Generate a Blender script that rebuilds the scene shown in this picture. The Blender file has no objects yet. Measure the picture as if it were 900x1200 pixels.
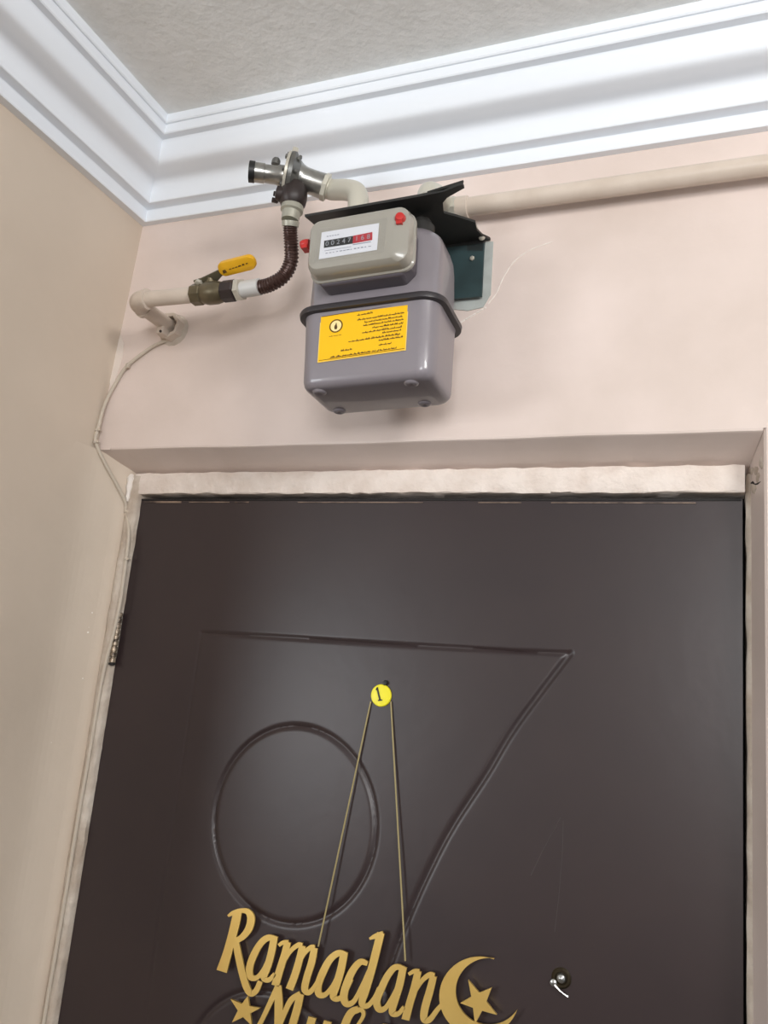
import bpy, bmesh, math, random
from mathutils import Vector as V, Matrix

random.seed(7)
S = bpy.context.scene
COL = S.collection
PI = math.pi

# ------------------------------------------------------------------ camera
CAM = V((0.0, 0.0, 1.75))
FPX = 956.79                      # focal length in pixels of the 900x1200 frame
RIGHT = V((0.92752, 0.36234, 0.09170))
DOWN = V((0.00587, 0.23119, -0.97289))
FWD = V((-0.37372, 0.90292, 0.21231))
cd = bpy.data.cameras.new('camera')
cam = bpy.data.objects.new('camera', cd)
COL.objects.link(cam)
m = Matrix((RIGHT, -DOWN, -FWD)).transposed().to_4x4()
m.translation = CAM
cam.matrix_world = m
cd.sensor_fit = 'VERTICAL'
cd.sensor_height = 36.0
cd.lens = FPX / 1200 * 36.0
cd.clip_start = 0.01
S.camera = cam

# ------------------------------------------------------------------ world, lights, exposure
w = bpy.data.worlds.new('world')
S.world = w
w.use_nodes = True
bg = w.node_tree.nodes['Background']
bg.inputs[0].default_value = (0.90, 0.95, 1.0, 1)
bg.inputs[1].default_value = 0.4


def area(name, loc, target, size, sizey, power, col):
    ld = bpy.data.lights.new(name, 'AREA')
    ld.shape = 'RECTANGLE'
    ld.size = size
    ld.size_y = sizey
    ld.energy = power
    ld.color = col
    o = bpy.data.objects.new(name, ld)
    COL.objects.link(o)
    o.location = loc
    o.rotation_euler = (V(target) - V(loc)).to_track_quat('-Z', 'Y').to_euler()
    return o


area('hall_ceiling_lamp', (1.15, -0.55, 2.50), (-0.3, 1.0, 2.05), 0.5, 0.25, 17, (1.0, 0.97, 0.94))
area('door_sheen_light', (-2.50, -2.3, 1.55), (-0.3, 1.0, 1.9), 1.0, 0.9, 38, (0.92, 0.96, 1.0))  # unseen light added to put a cool sheen on the door
area('hall_window', (0.85, -2.45, 2.05), (-0.3, 1.0, 2.0), 1.0, 0.9, 46, (0.97, 0.98, 1.0))

S.view_settings.view_transform = 'Standard'
S.view_settings.look = 'None'
S.view_settings.exposure = 0.0
S.view_settings.gamma = 1.0
S.view_settings.use_curve_mapping = False

# ------------------------------------------------------------------ materials


def lin(c):
    return tuple((x / 255 / 12.92) if x / 255 <= 0.04045 else ((x / 255 + 0.055) / 1.055) ** 2.4 for x in c)


def mat(name, rgb, rough=0.5, metal=0.0, coat=0.0, var=None, vscale=6.0, bump=0.0, bscale=80.0, spec=0.5, detail=6.0):
    mt = bpy.data.materials.new(name)
    mt.use_nodes = True
    nt = mt.node_tree
    b = nt.nodes['Principled BSDF']
    c = lin(rgb)
    b.inputs['Base Color'].default_value = (*c, 1)
    b.inputs['Roughness'].default_value = rough
    b.inputs['Metallic'].default_value = metal
    b.inputs['Coat Weight'].default_value = coat
    b.inputs['Specular IOR Level'].default_value = spec
    tc = nt.nodes.new('ShaderNodeTexCoord')
    if var is not None:
        n = nt.nodes.new('ShaderNodeTexNoise')
        n.inputs['Scale'].default_value = vscale
        n.inputs['Detail'].default_value = detail
        nt.links.new(tc.outputs['Object'], n.inputs['Vector'])
        r = nt.nodes.new('ShaderNodeValToRGB')
        r.color_ramp.elements[0].position = 0.33
        r.color_ramp.elements[1].position = 0.67
        r.color_ramp.elements[0].color = (*lin(var), 1)
        r.color_ramp.elements[1].color = (*c, 1)
        nt.links.new(n.outputs['Fac'], r.inputs['Fac'])
        nt.links.new(r.outputs['Color'], b.inputs['Base Color'])
    if bump:
        n2 = nt.nodes.new('ShaderNodeTexNoise')
        n2.inputs['Scale'].default_value = bscale
        n2.inputs['Detail'].default_value = 5
        nt.links.new(tc.outputs['Object'], n2.inputs['Vector'])
        bp = nt.nodes.new('ShaderNodeBump')
        bp.inputs['Strength'].default_value = bump
        bp.inputs['Distance'].default_value = 0.004
        nt.links.new(n2.outputs['Fac'], bp.inputs['Height'])
        nt.links.new(bp.outputs['Normal'], b.inputs['Normal'])
    return mt


M = {}
M['plaster'] = mat('beige plaster', (228, 212, 204), 0.45, var=(212, 196, 186), vscale=4.5, bump=0.25, bscale=22)
M['plaster_shaded'] = mat('beige plaster shaded', (212, 197, 180), 0.6, var=(204, 189, 172), vscale=4, bump=0.25, bscale=25)  # same plaster toned darker, the side wall's dimmer light put into its colour
M['ceiling'] = mat('ceiling paint', (244, 245, 243), 0.8, var=(236, 237, 234), vscale=30, bump=0.5, bscale=90)
M['cornice'] = mat('white gypsum', (236, 241, 247), 0.5)
M['rough_white'] = mat('crumbly white plaster', (232, 221, 212), 0.7, var=(217, 203, 192), vscale=30, bump=0.8, bscale=60)
M['rough_beige'] = mat('crumbly beige plaster', (206, 195, 182), 0.75, var=(176, 160, 144), vscale=30, bump=0.9, bscale=70)
M['floor'] = mat('floor tile', (84, 72, 60), 0.4, var=(76, 66, 55), vscale=8)
M['door'] = mat('dark brown door paint', (51, 40, 40), 0.36, var=(46, 36, 37), vscale=7, bump=0.06, bscale=40)
M['dark_gap'] = mat('dark wood edge', (22, 17, 16), 0.7)
M['lip_highlight'] = mat('painted lip highlight', (150, 128, 110), 0.6, var=(60, 48, 44), vscale=40)  # pale colour standing in for the highlight on the door's top lip
M['meter'] = mat('grey enamel', (133, 127, 132), 0.32, var=(129, 123, 128), vscale=9, coat=0.3)
M['flange'] = mat('dark seam', (48, 44, 47), 0.4)
M['cover'] = mat('aged clear plastic', (162, 159, 150), 0.25, var=(152, 148, 138), vscale=10, coat=0.4)
M['cover_base'] = mat('meter grey shaded', (84, 78, 84), 0.4)  # meter grey with the shade under the cover put into the colour
M['dial'] = mat('white dial', (218, 220, 226), 0.4)
M['black'] = mat('black paint', (22, 24, 25), 0.45)
M['bracket'] = mat('black bracket steel', (26, 25, 24), 0.5, var=(40, 38, 34), vscale=25)
M['teal'] = mat('dark teal steel', (52, 72, 74), 0.45, var=(44, 60, 62), vscale=30)
M['pale_patch'] = mat('pale blue grey filler', (186, 192, 188), 0.7, var=(172, 176, 172), vscale=40)
M['scratch'] = mat('bare white plaster', (236, 228, 220), 0.8)
M['red'] = mat('red plastic', (186, 44, 40), 0.35)
M['red_dark'] = mat('red enamel', (176, 36, 50), 0.4)
M['yellow_label'] = mat('yellow label', (246, 190, 10), 0.4)
M['label_edge'] = mat('pale yellow edge', (238, 205, 110), 0.4)
M['print'] = mat('brown black print', (84, 58, 14), 0.6)
M['print_blue'] = mat('grey print', (120, 125, 140), 0.6)
M['cream'] = mat('cream emblem', (246, 226, 160), 0.5)
M['digit'] = mat('digit white', (150, 154, 160), 0.5)
M['pipe'] = mat('beige painted pipe', (212, 198, 184), 0.38, var=(203, 188, 173), vscale=25)
M['nut'] = mat('pale galvanised metal', (206, 202, 190), 0.35, metal=0.35, var=(190, 184, 170), vscale=60)
M['elbow'] = mat('cream galvanised elbow', (204, 200, 186), 0.38, metal=0.2)
M['adapter'] = mat('dull zinc', (172, 170, 156), 0.4, metal=0.3)
M['chrome'] = mat('cast aluminium', (182, 182, 178), 0.28, metal=0.9, var=(160, 160, 156), vscale=90)
M['grey_cast'] = mat('grey cast metal', (126, 126, 122), 0.4, metal=0.7, var=(104, 104, 102), vscale=60)
M['dark_cast'] = mat('dark brown cast', (50, 38, 36), 0.45, var=(40, 32, 30), vscale=40)
M['brass'] = mat('tarnished brass', (116, 105, 82), 0.36, metal=0.55, var=(92, 84, 66), vscale=50)
M['lever'] = mat('lever steel', (112, 106, 88), 0.35, metal=0.6)
M['lever_yellow'] = mat('yellow vinyl', (232, 176, 30), 0.4, var=(222, 166, 26), vscale=40)
M['hose'] = mat('brown ribbed hose', (74, 53, 47), 0.3, metal=0.35)
M['cable'] = mat('beige cable', (196, 184, 168), 0.5)
M['gold'] = mat('gold acrylic', (240, 204, 122), 0.36, metal=0.8, var=(232, 194, 110), vscale=20)
M['string'] = mat('gold cord', (150, 136, 92), 0.5)
M['sticker'] = mat('yellow sticker', (238, 226, 40), 0.4)
M['hinge'] = mat('worn hinge steel', (190, 172, 150), 0.35, metal=0.5, var=(60, 48, 42), vscale=120)


def glass_mat():
    mt = bpy.data.materials.new('clear pane')
    mt.use_nodes = True
    nt = mt.node_tree
    for n in list(nt.nodes):
        nt.nodes.remove(n)
    out = nt.nodes.new('ShaderNodeOutputMaterial')
    mx = nt.nodes.new('ShaderNodeMixShader')
    tr = nt.nodes.new('ShaderNodeBsdfTransparent')
    gl = nt.nodes.new('ShaderNodeBsdfGlossy')
    gl.inputs['Roughness'].default_value = 0.12
    mx.inputs[0].default_value = 0.04
    nt.links.new(tr.outputs[0], mx.inputs[1])
    nt.links.new(gl.outputs[0], mx.inputs[2])
    nt.links.new(mx.outputs[0], out.inputs[0])
    return mt


M['glass'] = glass_mat()

# ------------------------------------------------------------------ helpers


def at(x, y, Y):
    """point on the plane at depth Y seen at photo position x, y"""
    d = RIGHT * ((x - 450) / FPX) + DOWN * ((y - 600) / FPX) + FWD
    return CAM + d * (Y / d.y)


def tag(o, label=None, cat=None, group=None, kind=None):
    if label: o['label'] = label
    if cat: o['category'] = cat
    if group: o['group'] = group
    if kind: o['kind'] = kind
    return o


def empty(name, loc, label, cat, group=None, mw=None):
    o = bpy.data.objects.new(name, None)
    COL.objects.link(o)
    o.empty_display_size = 0.02
    if mw is not None: o.matrix_world = mw
    else: o.location = loc
    WORLD[o.name] = o.matrix_world.copy() if mw is not None else Matrix.Translation(V(loc))
    return tag(o, label, cat, group)


WORLD = {}


class MB:
    """collects verts and faces in world (or local) coordinates"""
    def __init__(self):
        self.v = []
        self.f = []

    def add(self, vs, fs):
        k = len(self.v)
        self.v += [V(p) for p in vs]
        self.f += [tuple(i + k for i in q) for q in fs]
        return self

    def box(self, lo, hi):
        x0, y0, z0 = lo
        x1, y1, z1 = hi
        return self.add([(x0, y0, z0), (x1, y0, z0), (x1, y1, z0), (x0, y1, z0), (x0, y0, z1), (x1, y0, z1), (x1, y1, z1), (x0, y1, z1)],
                        [(0, 3, 2, 1), (4, 5, 6, 7), (0, 1, 5, 4), (1, 2, 6, 5), (2, 3, 7, 6), (3, 0, 4, 7)])

    def quad(self, a, b, c, d):
        return self.add([a, b, c, d], [(0, 1, 2, 3)])

    def rings(self, rings, cap=True, closed=False):
        n = len(rings[0])
        k = len(self.v)
        for r in rings: self.v += [V(p) for p in r]
        for i in range(len(rings) - (0 if closed else 1)):
            j = (i + 1) % len(rings)
            for a in range(n):
                b = (a + 1) % n
                self.f.append((k + i * n + a, k + i * n + b, k + j * n + b, k + j * n + a))
        if cap and not closed:
            self.f.append(tuple(k + a for a in reversed(range(n))))
            e = k + (len(rings) - 1) * n
            self.f.append(tuple(e + a for a in range(n)))
        return self

    def tube(self, pts, r, n=16, cap=True):
        """round tube; r is a number or one radius per point"""
        pts = [V(p) for p in pts]
        rs = r if isinstance(r, (list, tuple)) else [r] * len(pts)
        t0 = (pts[1] - pts[0]).normalized()
        ref = V((0, 0, 1)) if abs(t0.z) < 0.9 else V((1, 0, 0))
        u = t0.cross(ref).normalized()
        R = []
        for i, p in enumerate(pts):
            if i == 0: t = t0
            elif i == len(pts) - 1: t = (pts[-1] - pts[-2]).normalized()
            else: t = ((pts[i + 1] - p).normalized() + (p - pts[i - 1]).normalized()).normalized()
            u = (u - t * u.dot(t)).normalized()
            q = t.cross(u)
            R.append([p + (u * math.cos(2 * PI * a / n) + q * math.sin(2 * PI * a / n)) * rs[i] for a in range(n)])
        return self.rings(R, cap)

    def lathe(self, origin, axis, prof, n=24, cap=True):
        """prof: list of (distance along the axis, radius)"""
        o = V(origin)
        ax = V(axis).normalized()
        ref = V((0, 0, 1)) if abs(ax.z) < 0.9 else V((1, 0, 0))
        u = ax.cross(ref).normalized()
        q = ax.cross(u)
        return self.rings([[o + ax * s + (u * math.cos(2 * PI * a / n + PI / n) + q * math.sin(2 * PI * a / n + PI / n)) * max(r, 1e-5) for a in range(n)] for s, r in prof], cap)

    def prism(self, poly, vec):
        """extrude a polygon of 3D points along vec"""
        n = len(poly)
        vec = V(vec)
        a = [V(p) for p in poly]
        return self.add(a + [p + vec for p in a], [tuple(reversed(range(n))), tuple(n + i for i in range(n))] + [(i, (i + 1) % n, n + (i + 1) % n, n + i) for i in range(n)])

    def build(self, name, mt, parent=None, local=False, smooth=35, bevel=0.0, bseg=2):
        me = bpy.data.meshes.new(name)
        vs = self.v
        if parent is not None and not local:
            inv = WORLD[parent.name].inverted()
            vs = [inv @ p for p in vs]
        me.from_pydata([tuple(p) for p in vs], [], self.f)
        bm = bmesh.new()
        bm.from_mesh(me)
        bmesh.ops.recalc_face_normals(bm, faces=bm.faces)
        bm.to_mesh(me)
        bm.free()
        me.materials.append(mt)
        if smooth:
            me.shade_smooth()
            me.set_sharp_from_angle(angle=math.radians(smooth))
        o = bpy.data.objects.new(name, me)
        COL.objects.link(o)
        if parent is not None:
            o.parent = parent
            WORLD[o.name] = WORLD[parent.name]
        else:
            WORLD[o.name] = Matrix.Identity(4)
        if bevel:
            md = o.modifiers.new('bevel', 'BEVEL')
            md.width = bevel
            md.segments = bseg
            md.limit_method = 'ANGLE'
            md.angle_limit = math.radians(40)
        return o


def spline(pts, per=6):
    """Catmull-Rom through points (any dimension)"""
    P = [V(p) for p in pts]
    out = []
    for i in range(len(P) - 1):
        a = P[i - 1] if i else P[0] * 2 - P[1]
        b, c = P[i], P[i + 1]
        d = P[i + 2] if i + 2 < len(P) else P[-1] * 2 - P[-2]
        for k in range(per):
            t = k / per
            out.append(0.5 * ((2 * b) + (c - a) * t + (2 * a - 5 * b + 4 * c - d) * t * t + (3 * b - a - 3 * c + d) * t ** 3))
    out.append(P[-1])
    return out


def rrect(x0, x1, y0, y1, r, z, n=6):
    """rounded rectangle ring in the XY plane"""
    out = []
    for cx, cy, a0 in ((x1 - r, y1 - r, 0), (x0 + r, y1 - r, PI / 2), (x0 + r, y0 + r, PI), (x1 - r, y0 + r, 1.5 * PI)):
        for k in range(n + 1):
            a = a0 + PI / 2 * k / n
            out.append((cx + r * math.cos(a), cy + r * math.sin(a), z))
    return out


def struct(name, mb, mt, parent=None, **k):
    o = mb.build(name, mt, parent, **k)
    if parent is None: o['kind'] = 'structure'
    return o


# ------------------------------------------------------------------ the setting
Z0 = 1.75
WX = -0.908                       # left wall at the cornice
ZS, ZH = Z0 + 0.3345, Z0 + 0.3095  # soffit front edge, soffit back edge
YD = 1.06                         # door plane
XR, YB, ZC = 1.9, -2.6, Z0 + 0.862

floor = struct('floor', MB().box((-3.0, YB, -0.1), (XR, 1.25, 0)), M['floor'])
ceil = struct('ceiling', MB().box((-3.0, YB, ZC), (XR, 1.2, ZC + 0.1)), M['ceiling'])


# back wall with the door opening; the plaster surface is slightly uneven
def lintel_z(x):
    return ZS + 0.0009 * math.sin(x * 7 + 2) + 0.0004 * math.sin(x * 31)


mb = MB()
xs = [-0.897 + 0.951 * i / 40 for i in range(41)]
front = [V((x, 1.0, lintel_z(x))) for x in xs]
rise = [V((x, 1.0, lintel_z(x) + 0.004)) for x in xs]
roundb = [V((x, 1.003, lintel_z(x) - 0.0005)) for x in xs]
for i in range(41): front[i] = V((xs[i], 1.0, lintel_z(xs[i]) + 0.0035))
back = [V((-0.888 + 0.925 * i / 40, 1.085, ZH - 0.006 + 0.0012 * math.sin(i * 1.7))) for i in range(41)]
top = [V((x, 1.0, ZC)) for x in xs]
mid = [V((x, 1.0008, lintel_z(x) + 0.0008)) for x in xs]
for i in range(40):
    mb.quad(top[i], front[i], front[i + 1], top[i + 1])
    mb.quad(front[i], mid[i], mid[i + 1], front[i + 1])
    mb.quad(mid[i], roundb[i], roundb[i + 1], mid[i + 1])
    mb.quad(roundb[i], back[i], back[i + 1], roundb[i + 1])
# left nib, right pier, reveals
mb.quad((-1.1, 1.0, front[0].z), front[0], top[0], (-1.1, 1.0, ZC))
mb.quad((0.0575, 1.0, 0), (XR, 1.0, 0), (XR, 1.0, front[-1].z), (0.0575, 1.0, front[-1].z))
mb.quad(front[-1], (XR, 1.0, front[-1].z), (XR, 1.0, ZC), top[-1])
mb.quad((-1.1, 1.0, lintel_z(-0.897)), (-0.897, 1.0, lintel_z(-0.897)), front[0], (-1.1, 1.0, front[0].z))
mb.add([(-1.1, 1.0, lintel_z(-0.897)), (-0.897, 1.0, lintel_z(-0.897)), roundb[0], back[0], (-1.1, 1.085, ZH - 0.004)], [(0, 1, 2, 3, 4)])
mb.quad((0.0575, 1.0, 0), (0.0545, 1.003, 0), (0.0545, 1.003, front[-1].z), (0.0575, 1.0, front[-1].z))
mb.quad((0.0545, 1.003, 0), (0.037, 1.085, 0), back[-1], (0.0545, 1.003, front[-1].z))
mb.add([front[-1], mid[-1], roundb[-1], back[-1], (0.0545, 1.003, front[-1].z)], [(0, 1, 2, 3, 4)])
# thickness behind
mb.box((-1.1, 1.085, ZH - 0.006), (XR, 1.2, ZC))
mb.box((-1.1, 1.085, 0), (-0.888, 1.2, ZH - 0.006))
mb.box((0.037, 1.085, 0), (XR, 1.2, ZH - 0.006))
wall_back = struct('wall_back', mb, M['plaster'], smooth=50)

YL0 = 0.45                        # left wall cut short here so the added sheen light reaches the door
# left wall leans by a couple of centimetres over its height
mb = MB()
zz = [0, Z0 + 0.30, Z0 + 0.45, Z0 + 0.6, ZC]
xx = [-0.935, -0.926, -0.921, -0.914, -0.904]
for i in range(4):
    mb.quad((xx[i], YL0, zz[i]), (xx[i], 1.1, zz[i]), (xx[i + 1], 1.1, zz[i + 1]), (xx[i + 1], YL0, zz[i + 1]))
# below the lintel the plaster runs on in a soft sweep to the door jamb
FIL = spline([(-0.9265, 0.86), (-0.9255, 0.94), (-0.9205, 0.99), (-0.905, 1.03), (-0.8935, 1.052), (-0.886, 1.075)], 5)
for i in range(len(FIL) - 1):
    a, b = FIL[i], FIL[i + 1]
    ha = min(ZS + 0.001, ZS + 0.001 - (a.y - 1.0) * 0.29) if a.y > 1 else ZS + 0.001
    hb = min(ZS + 0.001, ZS + 0.001 - (b.y - 1.0) * 0.29) if b.y > 1 else ZS + 0.001
    mb.quad((a.x, a.y, 0), (b.x, b.y, 0), (b.x, b.y, hb), (a.x, a.y, ha))
mb.box((-1.15, YL0, 0), (-0.99, 1.1, ZC))
mb.add([(xx[k], YL0, zz[k]) for k in range(5)] + [(-1.15, YL0, ZC), (-1.15, YL0, 0)], [tuple(range(7))])


def on_sweep(x, y, off):
    """point on the plaster sweep beside the jamb seen at photo position x, y"""
    best = None
    for k in range(400):
        Y = 0.90 + k * 0.0004
        p = at(x, y, Y)
        for i in range(len(FIL) - 1):
            a, b = FIL[i], FIL[i + 1]
            if a.y <= Y <= b.y:
                xs_ = a.x + (b.x - a.x) * (Y - a.y) / (b.y - a.y)
                e = abs(p.x - xs_)
                if best is None or e < best[0]: best = (e, p)
    return best[1] + V((off * .7, -off * .7, 0))


wall_front = struct('wall_front', MB().box((-3.0, YB - 0.1, 0), (XR, YB, ZC)), M['plaster_shaded'])
wall_left = struct('wall_left', mb, M['plaster_shaded'], smooth=50)

# cornice: one moulding along each wall, mitred in the corner
PROF = [(0.096, 0.864), (0.096, 0.849), (0.0945, 0.847), (0.0918, 0.8468), (0.0912, 0.845), (0.0912, 0.833), (0.0898, 0.8312), (0.079, 0.8308), (0.0775, 0.829)]
PROF += [(p.x, p.y) for p in spline([(0.0770, 0.827), (0.0748, 0.810), (0.0690, 0.797), (0.0540, 0.7915), (0.0385, 0.788), (0.0318, 0.778), (0.0290, 0.7585)], 5)]
PROF += [(0.028, 0.7572), (0.0118, 0.7566), (0.0110, 0.7555), (0.0115, 0.7365), (0.0105, 0.7348), (0.0, 0.7346)]


def cornice(name, back_side):
    mb = MB()
    pts = [(p, Z0 + z) for p, z in PROF] + [(-0.02, Z0 + 0.7346), (-0.02, Z0 + 0.864)]
    xw = -0.906
    if back_side:
        r = [[(xw + p, 1.0 - p, z) for p, z in pts], [(XR, 1.0 - p, z) for p, z in pts]]
    else:
        r = [[(xw + p, 1.0 - p, z) for p, z in pts], [(xw + p, YL0, z) for p, z in pts]]
    mb.rings(r)
    return struct(name, mb, M['cornice'], smooth=28)


trim_back = cornice('trim_1', True)
trim_left = cornice('trim_2', False)


# crumbly plaster around the door: head and two jambs
def rough_bar(a, b, wdt, dep, n, amp, axis, c=0.0035):
    """bar from a to b; wdt along axis 'z' or 'x', depth along +y, jittered edges"""
    a, b = V(a), V(b)
    rings = []
    for i in range(n + 1):
        p = a.lerp(b, i / n)
        j = [random.uniform(-amp, amp) for _ in range(6)]
        wv = V((0, 0, 1)) if axis == 'z' else V((1, 0, 0))
        rings.append([p + wv * (j[0] * .5) + V((0, dep, 0)), p + wv * (j[0]) + V((0, c + j[3] * .4, 0)), p + wv * (c + j[1]) + V((0, j[4] * .5, 0)),
                      p + wv * (wdt * .5) + V((0, -0.0015 + j[5] * .5, 0)),
                      p + wv * (wdt - c + j[2]) + V((0, j[5] * .5, 0)), p + wv * (wdt + j[1]) + V((0, c + j[2] * .4, 0)), p + wv * wdt + V((0, dep, 0))])
    return MB().rings(rings)


trim_head = struct('trim_3', rough_bar((-0.882, 1.052, Z0 + 0.2755), (0.036, 1.052, Z0 + 0.2755), 0.0345, 0.035, 70, 0.0011, 'z', 0.0012), M['rough_white'], smooth=28)
trim_jl = struct('trim_4', rough_bar((-0.8955, 1.050, 0.0), (-0.8925, 1.050, Z0 + 0.305), 0.0235, 0.04, 90, 0.0016, 'x'), M['rough_beige'], smooth=50)
trim_jr = struct('trim_5', rough_bar((0.0375, 1.058, 0.0), (0.0375, 1.058, Z0 + 0.30), 0.014, 0.03, 80, 0.0010, 'x'), M['rough_beige'], smooth=50)
# white filler knob at the left end of the head, broken lumps at the right end
mb = MB()
mb.tube([(-0.8885, 1.050, Z0 + z) for z in (0.308, 0.301, 0.294, 0.286, 0.277, 0.268, 0.262)], [.003, .0075, .0055, .0068, .004, .0048, .0015], 7)
mb.build('filler_lump', M['scratch'], trim_head, smooth=30)


def rv(y):
    return 0.0545 - 0.0175 * (y - 1.003) / 0.082


mb = MB()
for (y, z, r) in ((1.052, 0.302, 0.006), (1.034, 0.297, 0.007), (1.044, 0.278, 0.008), (1.026, 0.286, 0.006), (1.012, 0.300, 0.007)):
    k = random.random() * 3
    ring = lambda q, d: [(rv(y + math.cos(a + k) * r * q) + .001 - d, y + math.cos(a + k) * r * q * (1 + .4 * math.sin(3 * a)), Z0 + z + math.sin(a + k) * r * q * (1 + .3 * math.cos(2 * a))) for a in [2 * PI * n / 9 for n in range(9)]]
    mb.rings([ring(1.1, 0), ring(.9, .0018), ring(.5, .0030)])
mb.build('broken_plaster', M['rough_beige'], trim_jr, smooth=30)
mb = MB()
mb.tube([(rv(y), y, Z0 + z) for y, z in ((1.058, .288), (1.048, .286), (1.040, .2815), (1.028, .279), (1.016, .2785))], [0.0005, 0.0019, 0.0008, 0.0011, 0.0003], 6)
mb.build('crack', M['dark_gap'], trim_jr)
# dark rebate that the door closes against, added to block light through the gaps
MB().box((-0.885, 1.10, Z0 + 0.255), (0.06, 1.13, Z0 + 0.30)).build('door_stop', M['dark_gap'], trim_head)
MB().box((-0.888, 1.10, 0.0), (-0.85, 1.13, Z0 + 0.26)).build('door_stop', M['dark_gap'], trim_jl)
MB().box((0.02, 1.10, 0.0), (0.06, 1.13, Z0 + 0.26)).build('door_stop', M['dark_gap'], trim_jr)

# ------------------------------------------------------------------ the door: a slab with routed grooves
DX0, DX1, DZ1 = -0.869, 0.0335, Z0 + 0.2690
GR = []                            # groove polylines on the door face (x, z)
CX, CZ, CR = -0.5315, Z0 - 0.1870, 0.1235
MIR = Z0 - 0.357                   # the pattern repeats upside down below this height
circ = [(CX + CR * math.cos(2 * PI * k / 64), CZ + CR * 1.03 * math.sin(2 * PI * k / 64)) for k in range(65)]
toprule = [(at(x, y, YD).x, at(x, y, YD).z) for x, y in ((236, 741), (350, 748), (480, 756), (600, 763), (668, 766))]
arc = spline([(at(x, y, YD).x, at(x, y, YD).z, 0) for x, y in ((668, 766), (604, 851), (570, 907), (529, 970), (500, 1026), (477, 1078), (461, 1119), (449, 1160))], 6)
arc = [(p.x, p.y) for p in arc]
leftrule = [(toprule[0][0], toprule[0][1]), (toprule[0][0] - 0.004, MIR)]
for pl_, wd, dp in ((circ, 0.0042, 0.0030), (toprule, 0.0030, 0.0022), (arc, 0.0042, 0.0030), (leftrule, 0.0022, 0.0009)):
    GR.append((pl_, wd, dp))
    GR.append(([(x, 2 * MIR - z) for x, z in pl_], wd, dp))


def door_face():
    step = 0.0024
    z0 = Z0 - 0.62
    nx = int(round((DX1 - DX0) / step))
    nz = int(round((DZ1 - z0) / step))
    sx, sz = (DX1 - DX0) / nx, (DZ1 - z0) / nz
    h = {}
    for pl_, wd, dp in GR:
        for i in range(len(pl_) - 1):
            (ax, az), (bx, bz) = pl_[i], pl_[i + 1]
            ex, ez = bx - ax, bz - az
            L2 = ex * ex + ez * ez + 1e-12
            i0, i1 = int((min(ax, bx) - wd * 2 - DX0) / sx), int((max(ax, bx) + wd * 2 - DX0) / sx) + 1
            j0, j1 = int((min(az, bz) - wd * 2 - z0) / sz), int((max(az, bz) + wd * 2 - z0) / sz) + 1
            for a in range(max(0, i0), min(nx, i1) + 1):
                for b in range(max(0, j0), min(nz, j1) + 1):
                    px, pz = DX0 + a * sx, z0 + b * sz
                    t = max(0, min(1, ((px - ax) * ex + (pz - az) * ez) / L2))
                    d = math.hypot(px - ax - t * ex, pz - az - t * ez)
                    v = dp * math.exp(-(d / (wd * .75)) ** 2)
                    if v > h.get((a, b), 0) and v > 1e-5: h[(a, b)] = v
    vs, fs = [], []
    for b in range(nz + 1):
        for a in range(nx + 1):
            vs.append((DX0 + a * sx, YD + h.get((a, b), 0.0), z0 + b * sz))
    for b in range(nz):
        for a in range(nx):
            k = b * (nx + 1) + a
            fs.append((k, k + 1, k + nx + 2, k + nx + 1))
    k = len(vs)
    # slab sides, back and the plain lower part
    vs += [(DX0, YD, 0.01), (DX1, YD, 0.01), (DX0, YD + 0.04, 0.01), (DX1, YD + 0.04, 0.01), (DX0, YD + 0.04, DZ1), (DX1, YD + 0.04, DZ1)]
    a0, a1, b0, b1 = 0, nx, nz * (nx + 1), nz * (nx + 1) + nx
    fs += [(k, k + 1) + tuple(range(nx, -1, -1)), (k + 2, k + 4, k + 5, k + 3), tuple(range(b0, b1 + 1)) + (k + 5, k + 4), (k, k + 2, k + 3, k + 1)]
    fs += [(k,) + tuple(i * (nx + 1) for i in range(nz + 1)) + (k + 4, k + 2), (k + 1, k + 3, k + 5) + tuple(i * (nx + 1) + nx for i in range(nz, -1, -1))]
    me = bpy.data.meshes.new('door_1')
    me.from_pydata(vs, [], fs)
    me.materials.append(M['door'])
    me.shade_smooth()
    me.set_sharp_from_angle(angle=math.radians(50))
    o = bpy.data.objects.new('door_1', me)
    COL.objects.link(o)
    o['kind'] = 'structure'
    WORLD[o.name] = Matrix.Identity(4)
    return o


door = door_face()
mb = MB()
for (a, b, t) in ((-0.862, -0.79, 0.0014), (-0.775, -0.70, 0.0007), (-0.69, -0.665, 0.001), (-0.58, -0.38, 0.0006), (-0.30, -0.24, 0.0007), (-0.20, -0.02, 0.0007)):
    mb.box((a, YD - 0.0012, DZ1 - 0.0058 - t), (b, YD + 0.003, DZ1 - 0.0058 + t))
mb.build('lip_highlight', M['lip_highlight'], door)  # lip highlight laid on as thin pale strips
MB().box((DX0 + 0.001, YD - 0.0016, DZ1 - 0.0030), (DX1 - 0.001, YD + 0.003, DZ1 - 0.0004)).build('top_lip', M['dark_gap'], door)
mb = MB()
mb.tube([at(x, y, YD - 0.0001) for x, y in ((657, 958), (648, 975), (637, 995), (622, 1026))], 0.0006, 5)
mb.tube([at(x, y, YD - 0.0001) for x, y in ((660, 962), (659, 1000), (655, 1050), (650, 1092))], 0.0004, 5)
mb.build('scuff', mat('grey scuff', (70, 63, 63), 0.6), door)
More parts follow.
